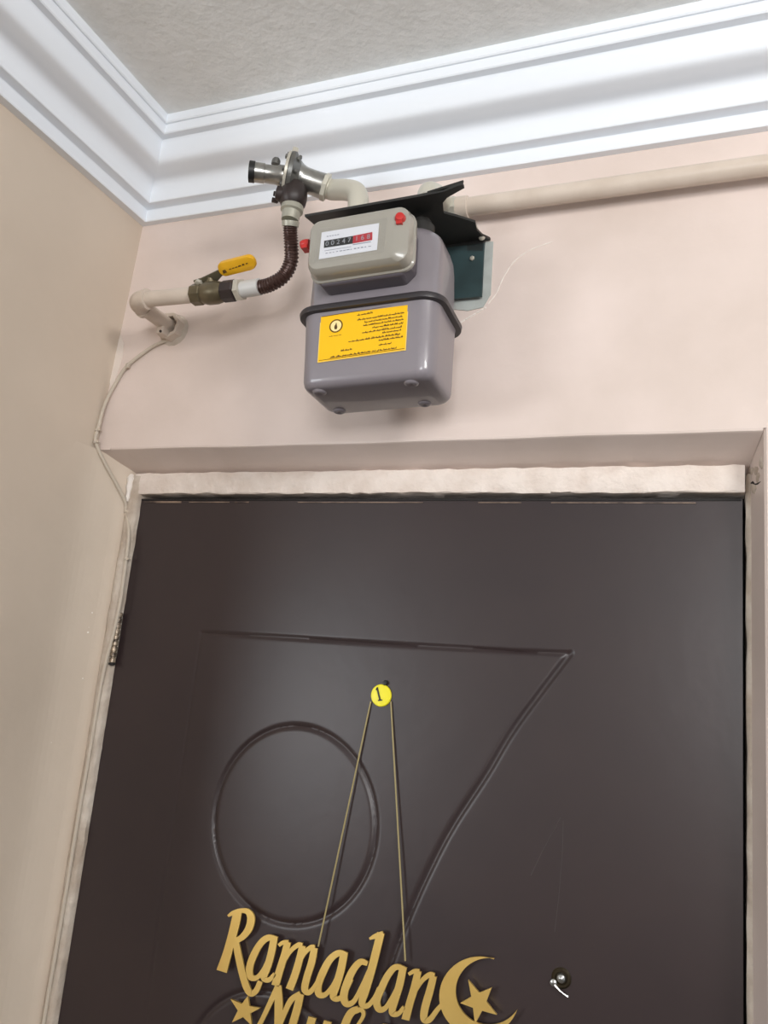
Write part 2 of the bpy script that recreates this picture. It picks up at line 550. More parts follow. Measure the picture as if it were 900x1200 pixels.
# hinge knuckles
hin = MB()
zt, zb = at(139, 717, 1.05).z, at(134, 777, 1.05).z
prof = []
for k in range(9):
    s0 = k / 9 * (zt - zb)
    prof += [(s0, 0.0036), (s0 + 0.001, 0.0048), (s0 + 0.0068, 0.0048), (s0 + 0.0078, 0.0036)]
hin.lathe((-0.8685, 1.051, zb), (0, 0, 1), prof, 12)
hinge = hin.build('hinge', M['hinge'], door)
MB().lathe((-0.8685, 1.051, zb - 0.004), (0, 0, 1), [(0, 0.0025), (0.001, 0.0052), (0.004, 0.0052)], 12).build('hinge_pin', M['dark_gap'], hinge)
# peephole
pp = at(658, 1146, YD)
ph = MB().lathe(pp + V((0, 0.002, 0)), (0, -1, 0), [(0, 0.0115), (0.003, 0.0115), (0.0048, 0.0095), (0.0048, 0.0072), (0.003, 0.0060)], 24).build('peephole', mat('dark brass', (70, 62, 48), 0.3, metal=0.8), door)
MB().lathe(pp + V((0, -0.001, 0)), (0, -1, 0), [(0, 0.0055), (0.003, 0.0045), (0.0045, 0.002), (0.0048, 0.0002)], 16).build('lens', M['chrome'], ph)
MB().lathe(pp + V((-0.0085, -0.002, -0.006)), (0, -1, 0), [(0, 0.004), (0.002, 0.004), (0.003, 0.002)], 10).tube([pp + V((-0.007, -0.003, -0.008)), pp + V((-0.001, -0.004, -0.0125)), pp + V((0.004, -0.003, -0.0155)), pp + V((0.0085, -0.002, -0.0175))], [.0022, .0012, .0010, .0018], 8).build('swivel_cover', M['chrome'], ph)

# scratch arc and pale filler beside the bracket
mb = MB()
sp = spline([at(x, y, 1.0) for x, y in ((648, 283), (622, 293), (603, 306), (590, 325), (582, 343), (572, 356))], 6)
mb.tube(sp, [0.0003 + 0.0008 * abs(math.sin(i * 0.9)) for i in range(len(sp))], 5)
sp = spline([at(x, y, 1.0) for x, y in ((570, 360), (560, 366), (548, 373), (540, 378))], 6)
mb.tube(sp, [0.0004 + 0.0013 * abs(math.sin(i * 1.3 + .4)) for i in range(len(sp))], 5)
mb.build('scratch', M['scratch'], wall_back)
MB().prism([at(x, y, 0.9985) for x, y in ((560, 283), (578, 283), (577, 305), (575, 345), (566, 360), (548, 364), (530, 362), (530, 300))], (0, 0.003, 0)).build('filler_patch', M['pale_patch'], wall_back)
# white plaster repair in the corner under the elbow
MB().prism([at(x, y, 0.9990) for x, y in ((141, 392), (145, 402), (143, 418), (139, 433), (134, 448), (130, 455), (128, 446), (131, 430), (135, 412))], (0, 0.003, 0)).build('filler_dab', mat('fresh plaster', (228, 216, 206), 0.7), wall_back)
mb = MB()
for x, y, r in ((108, 718, .0014), (103, 741, .0019), (104, 735, .0010), (97, 795, .0012), (60, 870, .0008)):
    p = on_sweep(x, y, -.0004)
    mb.lathe(p, (.8, -.6, 0), [(0, r), (.0008, r * .8), (.0012, r * .2)], 7)
mb.build('paint_speck', M['scratch'], wall_left)

# ------------------------------------------------------------------ gas meter
MO = V((-0.47045, 0.82206, 0.34662 + Z0))
MW = Matrix(((0.998103, -0.028931, -0.054352), (0.029388, 0.999539, 0.007619), (0.054107, -0.009202, 0.998493))).to_4x4()
MW.translation = MO
meter = empty('gas_meter', None, 'grey enamelled diaphragm gas meter hanging above the dark door, with a yellow notice', 'gas meter', mw=MW)
W, D = 0.1734, 0.102


def loft(rows, n=8):
    return MB().rings([rrect(i, W - i, j, D - k, r, z, n) for z, i, j, k, r in rows])


low = [(0.0, 0.016, 0.013, 0.013, 0.010), (0.0008, 0.010, 0.008, 0.008, 0.014), (0.003, 0.0055, 0.0042, 0.0045, 0.017), (0.0065, 0.003, 0.0018, 0.002, 0.019), (0.012, 0.0015, 0.0005, 0.0008, 0.020),
       (0.05, 0.0005, 0.0, 0.0, 0.021), (0.092, -0.001, -0.001, -0.001, 0.022), (0.0975, -0.002, -0.002, -0.002, 0.023)]
loft(low).build('lower_housing', M['meter'], meter, local=True, smooth=60)
up = [(0.1035, -0.002, -0.001, -0.004, 0.026), (0.109, 0.0, 0.001, -0.004, 0.027), (0.170, 0.001, 0.002, -0.004, 0.028), (0.186, 0.002, 0.003, -0.003, 0.029), (0.196, 0.005, 0.006, 0.0, 0.030), (0.204, 0.011, 0.012, 0.006, 0.031), (0.209, 0.020, 0.020, 0.014, 0.028), (0.2105, 0.034, 0.034, 0.028, 0.016)]
loft(up).build('upper_housing', M['meter'], meter, local=True, smooth=60)
fl = [(0.0965, -0.004, -0.004, -0.006, 0.026), (0.0970, -0.0085, -0.0085, -0.010, 0.029), (0.1020, -0.0095, -0.0095, -0.011, 0.030), (0.1040, -0.0085, -0.0085, -0.010, 0.029), (0.1045, -0.002, -0.002, -0.006, 0.025)]
loft(fl).build('seam_flange', M['flange'], meter, local=True, smooth=40)
for (x, y) in ((0.0235, 0.0175), (0.0225, 0.0826), (0.1415, 0.0175), (0.138, 0.0826)):
    mb = MB()
    mb.lathe((x, y, 0.002), (0, 0, -1), [(0, 0.0095), (0.003, 0.0085), (0.0048, 0.0055), (0.0042, 0.0035), (0.0032, 0.001)], 18)
    mb.build('foot', M['meter'], meter, local=True, smooth=60)


# yellow notice on the front, tipped about two degrees
def lab(u, v, d):
    """u, v in 0..1 across the notice from its lower left corner"""
    x0, x1 = 0.0264, 0.1402
    return (x0 + (x1 - x0) * u - 0.0012 * (1 - v) * u, -d, 0.0305 + 0.0614 * v + 0.0036 * u)


YL = 0.0002
lb = MB().prism([lab(0, 0, YL), lab(1, 0, YL), lab(1, 1, YL), lab(0, 1, YL)], (0, -0.0006, 0)).build('notice_label', M['label_edge'], meter, local=True)
MB().prism([lab(.008, .014, YL + .0006), lab(.992, .014, YL + .0006), lab(.992, .986, YL + .0006), lab(.008, .986, YL + .0006)], (0, -0.0002, 0)).build('label_face', M['yellow_label'], lb, local=True)
tx = MB()
YT = YL + 0.0011


def dash(xa, za, xb, zb, t):
    dx, dz = xb - xa, zb - za
    L = math.hypot(dx, dz) + 1e-9
    nx, nz = -dz / L * t, dx / L * t
    tx.quad((xa + nx, -YT, za + nz), (xa - nx, -YT, za - nz), (xb - nx, -YT, zb - nz), (xb + nx, -YT, zb + nz))


def textline(xa, za, xb, zb, hgt):
    """an unreadably small line of joined-up script: baseline strokes, risers and dots"""
    x = xa
    f = lambda q: za + (zb - za) * (q - xa) / (xb - xa)
    while x < xb - 0.001:
        e = min(x + random.uniform(0.003, 0.0075), xb)
        dash(x, f(x), e, f(e), hgt * 0.24)
        q = x + 0.0005
        while q < e:
            k = random.random()
            if k < .45: dash(q, f(q), q + 0.0002, f(q) + hgt * random.uniform(.5, 1.0), hgt * 0.16)
            elif k < .7: dash(q, f(q) - hgt * .5, q + 0.0004, f(q) - hgt * .5, hgt * 0.15)
            q += random.uniform(0.0007, 0.0014)
        x = e + random.uniform(0.0005, 0.0010)


for (xa, za, xb, zb) in ((0.0755, 0.0868, 0.0953, 0.0878), (0.0758, 0.0805, 0.1353, 0.0824), (0.0853, 0.0763, 0.1332, 0.0781), (0.084, 0.072, 0.1349, 0.0739), (0.0956, 0.0680, 0.1343, 0.0692),
                         (0.083, 0.0628, 0.133, 0.0645), (0.1087, 0.0596, 0.1325, 0.0605), (0.0659, 0.0532, 0.1312, 0.0555), (0.1047, 0.0503, 0.135, 0.0515), (0.105, 0.0443, 0.1206, 0.0450), (0.0565, 0.0424, 0.0711, 0.043), (0.043, 0.0352, 0.1275, 0.038)):
    textline(xa, za, xb, zb, 0.0021)
dash(0.0285, 0.0911, 0.1395, 0.0944, 0.00035)
dash(0.0285, 0.0330, 0.1375, 0.0363, 0.00030)
textline(0.040, 0.0632, 0.056, 0.0637, 0.0010)
tx.build('print', M['print'], lb, local=True, smooth=0)
ec = V((0.0482, 0, 0.0764))
MB().lathe(ec + V((0, -YT + .0002, 0)), (0, -1, 0), [(0, 0.0088), (0.0002, 0.0088), (0.0002, 0.0074), (0, 0.0074)], 28, cap=False).build('emblem_ring', M['print'], lb, local=True)
MB().lathe(ec + V((0, -YT + .0002, 0)), (0, -1, 0), [(0, 0.0070), (0.0002, 0.0070)], 28).build('emblem_disc', M['cream'], lb, local=True)
MB().prism([ec + V((x * .001, -YT - .00015, z * .001)) for x, z in ((-1.4, -4.6), (1.4, -4.6), (2.0, -1.8), (1.2, 0.6), (1.0, 2.2), (0.2, 4.4), (-.6, 2.0), (-1.7, .3), (-2.0, -2.0))], (0, -0.0001, 0)).build('emblem_flame', M['print'], lb, local=True)

# counter box on the upper front
cb = MB()
XA, XB, ZA, ZB = 0.0195, 0.152, 0.1235, 0.1995


def octo(x0, x1, z0, z1, cut, y):
    ct, cbm = cut
    return [(x0 + cbm * .4, y, z0), (x1 - cbm, y, z0), (x1, y, z0 + cbm), (x1, y, z1 - ct * 1.5), (x1 - ct * .3, y, z1 - ct * .6), (x1 - ct, y, z1), (x0 + ct, y, z1), (x0 + ct * .3, y, z1 - ct * .6), (x0, y, z1 - ct * 1.5), (x0, y, z0 + cbm * .5)]


def rbox(x0, x1, z0, z1, rad, y):
    return [(p[0], y, p[1]) for p in rrect(x0, x1, z0, z1, rad, 0, 5)]


base = MB().rings([octo(XA + .012, XB - .004, ZA - .004, ZB - .003, (.012, .012), 0.006), octo(XA + .010, XB - .003, ZA - .003, ZB - .002, (.012, .012), -0.022)])
base.build('counter_base', M['cover_base'], meter, local=True, bevel=0.003)
cvr = MB().rings([rbox(XA + x0, XB + x1, ZA + z0, ZB + z1, rad, y) for x0, x1, z0, z1, rad, y in (
    (.004, -.001, .001, 0, .013, -.018), (.001, .0015, 0, .001, .015, -.020), (.001, .0015, 0, .001, .015, -.0235), (.003, 0, .002, 0, .014, -.025), (.0035, -.0005, .0025, -.0005, .014, -.034),
    (.0045, -.002, .0035, -.0015, .014, -.040), (.0075, -.010, .007, -.005, .012, -.0445), (.0125, -.020, .0125, -.010, .009, -.0462))])
cover = cvr.build('counter_cover', M['cover'], meter, local=True, smooth=30)
DP = -0.0465
MB().prism([(0.041, DP + .0006, 0.1415), (0.1145, DP + .0006, 0.1420), (0.1155, DP + .0006, 0.1768), (0.0425, DP + .0006, 0.1772)], (0, -0.0007, 0)).build('dial_plate', M['dial'], cover, local=True)
MB().prism([(0.0468, DP, 0.1556), (0.0838, DP, 0.1552), (0.0838, DP, 0.1652), (0.0466, DP, 0.1650)], (0, -0.0004, 0)).build('number_window', M['black'], cover, local=True)
MB().prism([(0.0838, DP, 0.1552), (0.1082, DP, 0.1558), (0.1078, DP, 0.1662), (0.0838, DP, 0.1654)], (0, -0.0004, 0)).build('number_window', M['red_dark'], cover, local=True)
mb = MB()
mb.box((0.0838, DP - .0004, 0.1533), (0.1065, DP, 0.1541))
mb.box((0.048, DP - .0004, 0.1513), (0.082, DP, 0.1517))
for k in range(13):
    mb.box((0.0495 + k * .0045, DP - .0003, 0.1476), (0.0520 + k * .0045 + random.uniform(-.0006, .0012), DP, 0.1482 + random.uniform(0, .0006)))
for k in range(5):
    mb.box((0.0495 + k * .0034, DP - .0003, 0.1700), (0.0518 + k * .0034, DP, 0.1708))
mb.build('dial_print', M['print_blue'], cover, local=True)


def text_mesh(txt, size):
    cu = bpy.data.curves.new('digits', 'FONT')
    cu.body = txt
    cu.size = size
    cu.align_x = 'CENTER'
    cu.align_y = 'CENTER'
    cu.extrude = 0.0001
    to = bpy.data.objects.new('digits_tmp', cu)
    COL.objects.link(to)
    bpy.context.view_layer.update()
    me = bpy.data.meshes.new_from_object(to.evaluated_get(bpy.context.evaluated_depsgraph_get()))
    bpy.data.objects.remove(to)
    return me


def digit(ch, x, z):
    me = text_mesh(ch, 0.0088)
    me.name = 'digit'
    me.transform(Matrix.Translation((x, DP - 0.0006, z)) @ Matrix.Rotation(PI / 2, 4, 'X'))
    me.materials.clear()
    me.materials.append(M['digit'])
    o = bpy.data.objects.new('digit', me)
    COL.objects.link(o)
    o.parent = cover
    WORLD[o.name] = WORLD[cover.name]


for k, ch in enumerate('00247'):
    digit(ch, 0.0508 + k * 0.0071, 0.1602)
for k, ch in enumerate('168'):
    digit(ch, 0.0885 + k * 0.0074, 0.1606)
MB().prism([(0.036, -.0482, 0.137), (0.125, -.0482, 0.137), (0.1265, -.0482, 0.182), (0.0375, -.0482, 0.182)], (0, -0.0006, 0)).build('window_pane', M['glass'], cover, local=True)
# red seals on the two cover lugs
for x, z, s in ((0.0125, 0.1757, -1), (0.1400, 0.1800, 1)):
    mb = MB()
    if s < 0:
        mb.lathe((x + .006, -0.030, z), (-1, -0.15, 0), [(0, 0.006), (0.004, 0.0062), (0.008, 0.0055), (0.011, 0.004), (0.012, 0.001)], 14)
        mb.box((x - .002, -0.036, z - .008), (x + .006, -0.024, z - .003))
    else:
        mb.lathe((x, -0.041, z), (0.2, -1, 0), [(0, 0.0068), (0.004, 0.0066), (0.008, 0.005), (0.0085, 0.0025)], 14)
        mb.box((x - .003, -0.048, z - .009), (x + .004, -0.040, z - .004))
    mb.build('seal', M['red'], meter, local=True)
# inlet and outlet unions on the top
for x, nm in ((0.045, 'inlet_union'), (0.135, 'outlet_union')):
    MB().lathe((x, 0.052, 0.205), (0, 0, 1), [(0, 0.014), (0.010, 0.014), (0.0105, 0.0175), (0.024, 0.0175), (0.0245, 0.013), (0.032, 0.013)], 6 if False else 20)  .build(nm, M['bracket'], meter, local=True)

# ------------------------------------------------------------------ bracket (tilted shelf over the meter)
brk = empty('meter_bracket', None, 'black steel shelf bracket bolted to the wall above and behind the grey meter', 'bracket', mw=MW.copy())
poly = [(-0.006, 0.0), (0.146, 0.0), (0.179, -0.001), (0.200, -0.010), (0.2055, -0.0095), (0.2050, -0.001), (0.1788, 0.0164), (0.170, 0.0282), (0.1629, 0.0575), (0.1755, 0.0738), (0.1862, 0.0896), (0.1937, 0.1014), (0.1899, 0.1268), (0.1928, 0.1480), (0.1995, 0.1640), (0.1995, 0.168), (0.0, 0.168)]
hole = lambda x, y: (x, y, 0.2372 + 0.2 * y)
MB().prism([hole(x, y) for x, y in poly], (0, -0.0006, 0.003)).build('shelf_plate', M['bracket'], brk, local=True)
MB().prism([(0.158, 0.0, 0.2400), (0.2045, -0.0085, 0.2386), (0.2055, -0.009, 0.2425), (0.158, 0.0, 0.2425)], (0, 0.003, 0)).build('front_lip', M['bracket'], brk, local=True)
mb = MB()
xa, xb = -0.05, at(564, 349, 0.99).x - MO.x
p1, p2 = at(545, 349, 0.990), at(564.5, 349, 0.990)
q2 = at(567.5, 285, 0.990)
inv = MW.inverted()
mb = MB().prism([(-0.452, 0.9895, p1.z), (p2.x, 0.9895, p1.z), (q2.x, 0.9895, q2.z), (-0.452, 0.9895, q2.z)], (0, 0.0035, 0))
mb.build('wall_plate', M['teal'], brk)
mb = MB()
c1 = at(553.5, 303, 0.989)
mb.lathe(c1, (0, -1, 0), [(0, 0.0035), (0.002, 0.0035), (0.003, 0.002)], 6)
mb.build('screw', M['nut'], brk)
MB().lathe(at(565, 279, 0.985), (0, -1, 0.15), [(0, 0.0045), (0.003, 0.0045), (0.005, 0.0035), (0.0055, 0.001)], 10).build('screw', M['nut'], brk)
MB().lathe(at(557, 267, 0.975), (0, -1, 0.15), [(-0.006, 0.0035), (0.004, 0.0035), (0.005, 0.002)], 10).build('screw', M['nut'], brk)
# web under the shelf that carries the wall plate
MB().prism([(-0.440, 0.9895, q2.z - 0.012), (q2.x - 0.001, 0.9895, q2.z - 0.012), (q2.x - 0.001, 0.9895, q2.z + 0.010), (-0.440, 0.9895, q2.z + 0.010)], (0, 0.008, 0)).build('hanger_web', M['bracket'], brk)

# ------------------------------------------------------------------ long pipe to the right
PY, PZ = 0.975, Z0 + 0.6683
pipe = empty('gas_pipe', (-0.325, PY, PZ), 'long beige painted gas pipe along the wall right of the meter', 'pipe')
MB().tube([(-0.330, PY, PZ), (0.5, PY, PZ + .001), (XR, PY, PZ)], 0.0130, 24).build('pipe_run', M['pipe'], pipe)
n1 = MB()
n1.lathe((-0.332, PY, PZ), (-1, 0, 0), [(-0.013, 0.0138), (-0.012, 0.0155), (0.004, 0.0158), (0.005, 0.0145)], 20)
n1.build('union_sleeve', M['pipe'], pipe)
n2 = MB().lathe((-0.3365, PY, PZ), (-1, -0.15, 0), [(0, 0.0150), (0.002, 0.0168), (0.009, 0.0168), (0.011, 0.0150), (0.012, 0.0130)], 8)
n2.build('union_nut', M['nut'], pipe, smooth=25)
eb = at(510, 226, 0.905)
n3 = MB()
pth = spline([(-0.345, PY, PZ + .001), (-0.352, PY - .012, PZ + .001), (-0.353, 0.945, PZ - .002), (eb.x - .004, 0.918, eb.z + .006), (eb.x - .006, 0.898, eb.z - .004), (eb.x - .004, 0.889, eb.z - .022), (-0.347, 0.882, Z0 + 0.618)], 5)
n3.tube(pth, [0.0135] * 8 + [0.0142] * (len(pth) - 8), 20)
n3.build('elbow', M['elbow'], pipe)

# ------------------------------------------------------------------ short inlet pipe at the left with its elbow and wall collar
IX, IZ, IY = -0.811, Z0 + 0.5362, 0.9005
inl = empty('inlet_pipe', (IX, 1.0, IZ), 'short beige painted pipe with elbow coming out of the wall near the left corner', 'pipe')
MB().tube([(IX, 1.003, IZ), (IX, 0.925, IZ)], 0.0118, 24).build('wall_stub', M['pipe'], inl)
ep = [(IX, IY + 0.026, IZ)] + [(IX + .017 - .017 * math.cos(a), IY + .017 - .017 * math.sin(a), IZ) for a in [PI / 2 * k / 8 for k in range(9)]] + [(IX + .026, IY, IZ)]
MB().tube(ep, 0.0138, 24).build('elbow', M['pipe'], inl, smooth=50)
mb = MB()
mb.lathe((IX + .020, IY, IZ), (1, 0, 0), [(0, 0.0135), (0.0008, 0.0156), (0.006, 0.0156), (0.0068, 0.0125)], 24)
mb.build('elbow_bead', M['pipe'], inl)
MB().lathe((IX, IY + .021, IZ), (0, 1, 0), [(0, 0.0135), (0.0008, 0.0156), (0.006, 0.0156), (0.0068, 0.0125)], 24).build('elbow_bead', M['pipe'], inl)
MB().tube([(IX + .024, IY, IZ), (-0.690, IY, IZ - .0015)], 0.0116, 24).build('pipe_run', M['pipe'], inl)
# split clamp ring at the wall
clp = MB()
ring = []
for k in range(20):
    a = math.radians(-150 + 290 * k / 19)
    rr = 0.0185 + 0.0012 * math.sin(k * 1.9)
    c = V((IX + 0.002 + math.cos(a) * rr, 0.987, IZ - 0.001 + math.sin(a) * rr))
    rd = V((math.cos(a), 0, math.sin(a)))
    ring.append([c - rd * .0030 + V((0, -.005, 0)), c + rd * .0030 + V((0, -.006, 0)), c + rd * .0034 + V((0, .010, 0)), c - rd * .0030 + V((0, .010, 0))])
clp.rings(ring)
clamp = clp.build('pipe_clamp', M['pipe'], inl, bevel=0.0008)
MB().box((IX - .006, 0.966, IZ - .022), (IX + .007, 0.990, IZ - .007)).build('clamp_lug', M['pipe'], clamp, bevel=0.002)
MB().lathe((IX + .004, 0.9665, IZ - .0195), (0, -1, 0), [(0, .0022), (.0018, .0022), (.002, .0012)], 8).build('clamp_screw', M['dark_cast'], clamp)
mb = MB()
mb.lathe((IX + .002, 1.001, IZ - .002), (0, -1, 0), [(0, 0.029), (.002, .026), (.006, .021), (.008, 0.015)], 16)
mb.build('plaster_collar', M['rough_beige'], inl, smooth=60)

# ------------------------------------------------------------------ ball valve with yellow lever
VX0, VX1, VZ = -0.7045, -0.6270, IZ - .0016
val = empty('ball_valve', (VX0, IY, VZ), 'tarnished brass ball valve with yellow lever between beige pipe and brown hose', 'valve')
MB().lathe((VX0, IY, VZ), (1, 0, 0), [(0, .0128), (.0015, .0158), (.016, .0158), (.017, .0148), (.019, .0142)], 8).build('hex_end', M['brass'], val, smooth=25)
MB().lathe((VX0 + .018, IY, VZ), (1, 0, 0), [(0, .0138), (.003, .0152), (.010, .0168), (.022, .0168), (.030, .0150), (.034, .0138)], 24).build('body', M['brass'], val)
MB().lathe((VX0 + .052, IY, VZ), (1, 0, 0), [(0, .0138), (.001, .0155), (.019, .0155), (.0205, .0140), (.0215, .0125)], 8).build('hex_end', M['dark_cast'], val, smooth=25)
MB().lathe((VX0 + .030, IY - .002, VZ + .012), (-.1, -.25, 1), [(0, .0085), (.005, .0085), (.006, .0060), (.010, .0060), (.0105, .0045), (.014, .0045)], 12).build('stem', M['brass'], val)
lv = MB()
TL = V((0, -0.85, 0.53))          # the lever plate faces down and forward


def lev(s, t, d=0.0):
    """s along the lever, t across it, d off its face"""
    return V((VX0, IY, VZ)) + V((0, -0.006, 0.0138)) + V((s, 0, 0.010 * s / .08)) + TL * t + V((0, .53, .85)) * d


lv.prism([lev(*p) for p in ((.004, -.006), (.018, -.008), (.038, -.006), (.050, .001), (.062, .006), (.062, .014), (.046, .011), (.018, .006), (.004, .005))], V((0, .53, .85)) * .0025)
arm = lv.build('lever', M['lever'], val, bevel=0.0006)
MB().lathe(lev(.012, 0, -.0), V((0, -.53, -.85)), [(0, .0065), (.003, .0065), (.004, .005), (.004, .003)], 6).build('lever_nut', M['nut'], arm)
x0, x1, y0, y1 = .0490, .1080, .000, .0215
ring = [(x0 + p[0], y0 + p[1]) for p in [(q[0], q[1]) for q in rrect(0, x1 - x0, 0, y1 - y0, .0095, 0, 5)]]
sl = MB().rings([[lev(s, t, .0005 + d) for s, t in [((a - (x0 + x1) / 2) * k + (x0 + x1) / 2, (b - (y0 + y1) / 2) * k + (y0 + y1) / 2) for a, b in ring]] for d, k in ((-.003, .86), (-.0022, .96), (0, 1.0), (.003, 1.0), (.005, .95))])
sl = sl.build('lever_sleeve', M['lever_yellow'], arm)
tx = MB()
for (s, t, a, b) in ((.056, .008, .0062, .0050), (.067, .0095, .004, .0014), (.072, .0098, .004, .0014), (.077, .010, .004, .0016), (.082, .0105, .005, .0022), (.0885, .0112, .0040, .0026), (.0945, .0115, .0035, .0018)):
    tx.prism([lev(s, t - b / 2, -.0026), lev(s + a, t - b / 2 + .0006, -.0026), lev(s + a * .8, t + b / 2, -.0026), lev(s + a * .1, t + b / 2, -.0026)], V((0, -.53, -.85)) * .0003)
tx.build('lever_print', M['print'], val)

# ------------------------------------------------------------------ hose from the valve up to the regulator
hose = empty('gas_hose', (-0.60, IY, VZ), 'brown ribbed flexible hose curving up from brass valve to regulator', 'hose')
MB().lathe((VX1 - .003, IY, VZ), (1, 0, .02), [(0, .0150), (.001, .0165), (.008, .0165), (.009, .0125)], 6).build('hose_nut', M['nut'], hose, smooth=25)
MB().lathe((VX1 + .004, IY, VZ), (1, 0, .05), [(0, .0120), (.030, .0118), (.031, .0100)], 20).build('ferrule', mat('white sleeve', (198, 197, 194), 0.4), hose)
hp = spline([(-0.597, IY, VZ + .0005), (-0.577, IY, VZ + .003), (-0.556, .899, VZ + .013), (-0.546, .897, VZ + .033), (-.5435, .888, VZ + .053), (-.542, .879, VZ + .068), (-.5403, .8735, VZ + .0802)], 20)
MB().tube(hp, [.0092 + (.0011 if i % 4 in (1, 2) else -.0004) for i in range(len(hp))], 18).build('ribbed_tube', M['hose'], hose, smooth=20)
MB().tube([hp[-12], hp[-6], hp[-1]], [.0115, .0120, .0120], 20).build('top_ferrule', M['adapter'], hose)

# ------------------------------------------------------------------ regulator
RO = at(339, 205, 0.870)
AX = V((.868, .48, -.10)).normalized()
reg = empty('gas_regulator', RO, 'cast metal gas pressure regulator with round flanges left of and above the meter', 'regulator')
up_ = (V((0, 0, 1)) - AX * AX.z).normalized()
sd = AX.cross(up_)


def rp(s, u, t=0.0):
    return RO + AX * s + up_ * u + sd * t


AL = V((.868, .48, .03)).normalized()
TO = RO - AX * .004 - V((0, 0, .0035))
MB().lathe(TO, -AL, [(0, .0145), (.010, .0145), (.013, .0128), (.029, .0124), (.030, .0136), (.044, .0134)], 24).build('spring_tube', M['chrome'], reg)
MB().lathe(TO, -AL, [(.043, .0136), (.0435, .0145), (.051, .0145), (.0515, .0118), (.046, .0110)], 24).build('tube_cap', M['black'], reg)
MB().lathe(rp(-.022, .010), up_, [(0, .006), (.007, .006), (.008, .0045), (.0095, .0045), (.010, .001)], 10).build('vent_plug', M['grey_cast'], reg)
MB().lathe(RO, AX, [(-.0055, .012), (-.0052, .0300), (-.0045, .0310), (-.0010, .0312), (-.0008, .0285)], 28).build('front_flange', M['nut'], reg)
MB().lathe(RO, AX, [(-.0008, .0285), (0, .0318), (.0055, .0318), (.0070, .0295), (.0105, .0245), (.0150, .0195)], 28).build('rear_flange', M['grey_cast'], reg)
for k in range(8):
    a = 2 * PI * k / 8 + .35
    MB().lathe(rp(-.0085, .0262 * math.cos(a), .0262 * math.sin(a)), AX, [(0, .0012), (.0006, .0036), (.0035, .0036), (.0035, .0020), (.0170, .0020), (.0170, .0036), (.0205, .0034), (.021, .0012)], 6).build('flange_bolt', M['grey_cast'], reg, smooth=25)
# lug at the top
MB().prism([rp(-.004, .028, -.006), rp(-.004, .028, .006), rp(-.004, .043, .004), rp(-.004, .043, -.004)], AX * .008).build('top_lug', M['nut'], reg, bevel=0.0012)
# sloping outlet neck towards the meter
AO = (V((.868, .42, -.24))).normalized()
MB().lathe(RO + AX * .010, AO, [(0, .0225), (.006, .0190), (.012, .0172), (.026, .0170), (.040, .0176), (.0405, .0150)], 24).build('outlet_neck', M['chrome'], reg)
MB().lathe(rp(.020, -.004, -.013), (-.1, -1, .1), [(0, .0060), (.004, .0060), (.006, .0045), (.0065, .001)], 12).build('test_plug', M['nut'], reg)
rn = RO + AX * .010 + AO * .0395
MB().lathe(rn, AO, [(0, .0175), (.001, .0192), (.0065, .0192), (.0075, .0150)], 8).build('outlet_nut', M['elbow'], reg, smooth=25)
inw = MW @ V((0.045, 0.052, 0.2515))
e0 = rn + AO * .004
ptc = spline([e0, e0 + AO * .010, V(((e0.x * .42 + inw.x * .58), (e0.y * .42 + inw.y * .58) + .004, e0.z - .0135)), V((inw.x - .005, inw.y + .002, e0.z - .0300)), V((inw.x, inw.y, min(inw.z + .012, e0.z - .044))), inw], 8)
MB().tube(ptc, .0142, 22).build('outlet_elbow', M['elbow'], reg)
# dark lower chamber and the inlet under it
LC = RO + V((.012, .004, -.030))
dk = MB()
dk.lathe(LC + V((-.003, -.002, .012)), (.05, 0, -1), [(0, .0170), (.010, .0190), (.020, .0192), (.028, .0175), (.033, .0130)], 20)
dk.lathe(LC + V((-.012, -.008, -.004)), -AX, [(-.010, .0115), (.004, .0115), (.012, .0095), (.013, .006)], 14)
dk.build('lower_chamber', M['dark_cast'], reg)
for k, (s, u) in enumerate(((-.0155, -.030), (-.0155, -.040))):
    MB().lathe(rp(s, u, -.006), AX, [(0, .0035), (.008, .0035), (.009, .002)], 8).build('chamber_screw', M['dark_cast'], reg)
MB().lathe(rp(.002, -.022, -.022), (.05, -.25, -1), [(0, .0042), (.002, .005), (.012, .005), (.014, .003)], 10).build('clip', M['nut'], reg)
MB().lathe(LC + V((-.002, -.001, -.018)), (-.06, 0, -1), [(0, .0150), (.002, .0158), (.008, .0158), (.010, .0128), (.022, .0120)], 20).build('inlet_adapter', M['adapter'], reg)

# ------------------------------------------------------------------ cable down the corner and along the door jamb
cab = empty('cable', at(192, 402, 1.0), 'thin beige cable clipped down the wall corner and along the door jamb', 'cable')
cp = [at(x, y, 0.9965) for x, y in ((200, 398), (190, 401), (176, 408))] + [at(150, 428, .9955)]
cp += [at(138, 445, .9965), V((-0.9165, 0.9925, Z0 + 0.412)), V((-0.9205, 0.990, Z0 + 0.365)), V((-0.9195, 0.9895, Z0 + 0.345))]
cp += [on_sweep(x, y, .004) for x, y in ((121, 540), (133, 562), (145, 585), (148, 600))]
cp += [at(x, y, 1.046) for x, y in ((151, 625), (148, 655), (141, 705), (134, 738), (126, 768), (118, 805), (105, 882), (91, 962), (78, 1042), (63, 1130), (51, 1200))]
lastp = cp[-1]
cp += [V((lastp.x, 1.046, 0.8)), V((lastp.x, 1.046, 0.2)), V((lastp.x, 1.046, 0.02))]
csp = spline(cp, 6)
MB().tube(csp, 0.0029, 10).build('cable_sheath', M['cable'], cab)
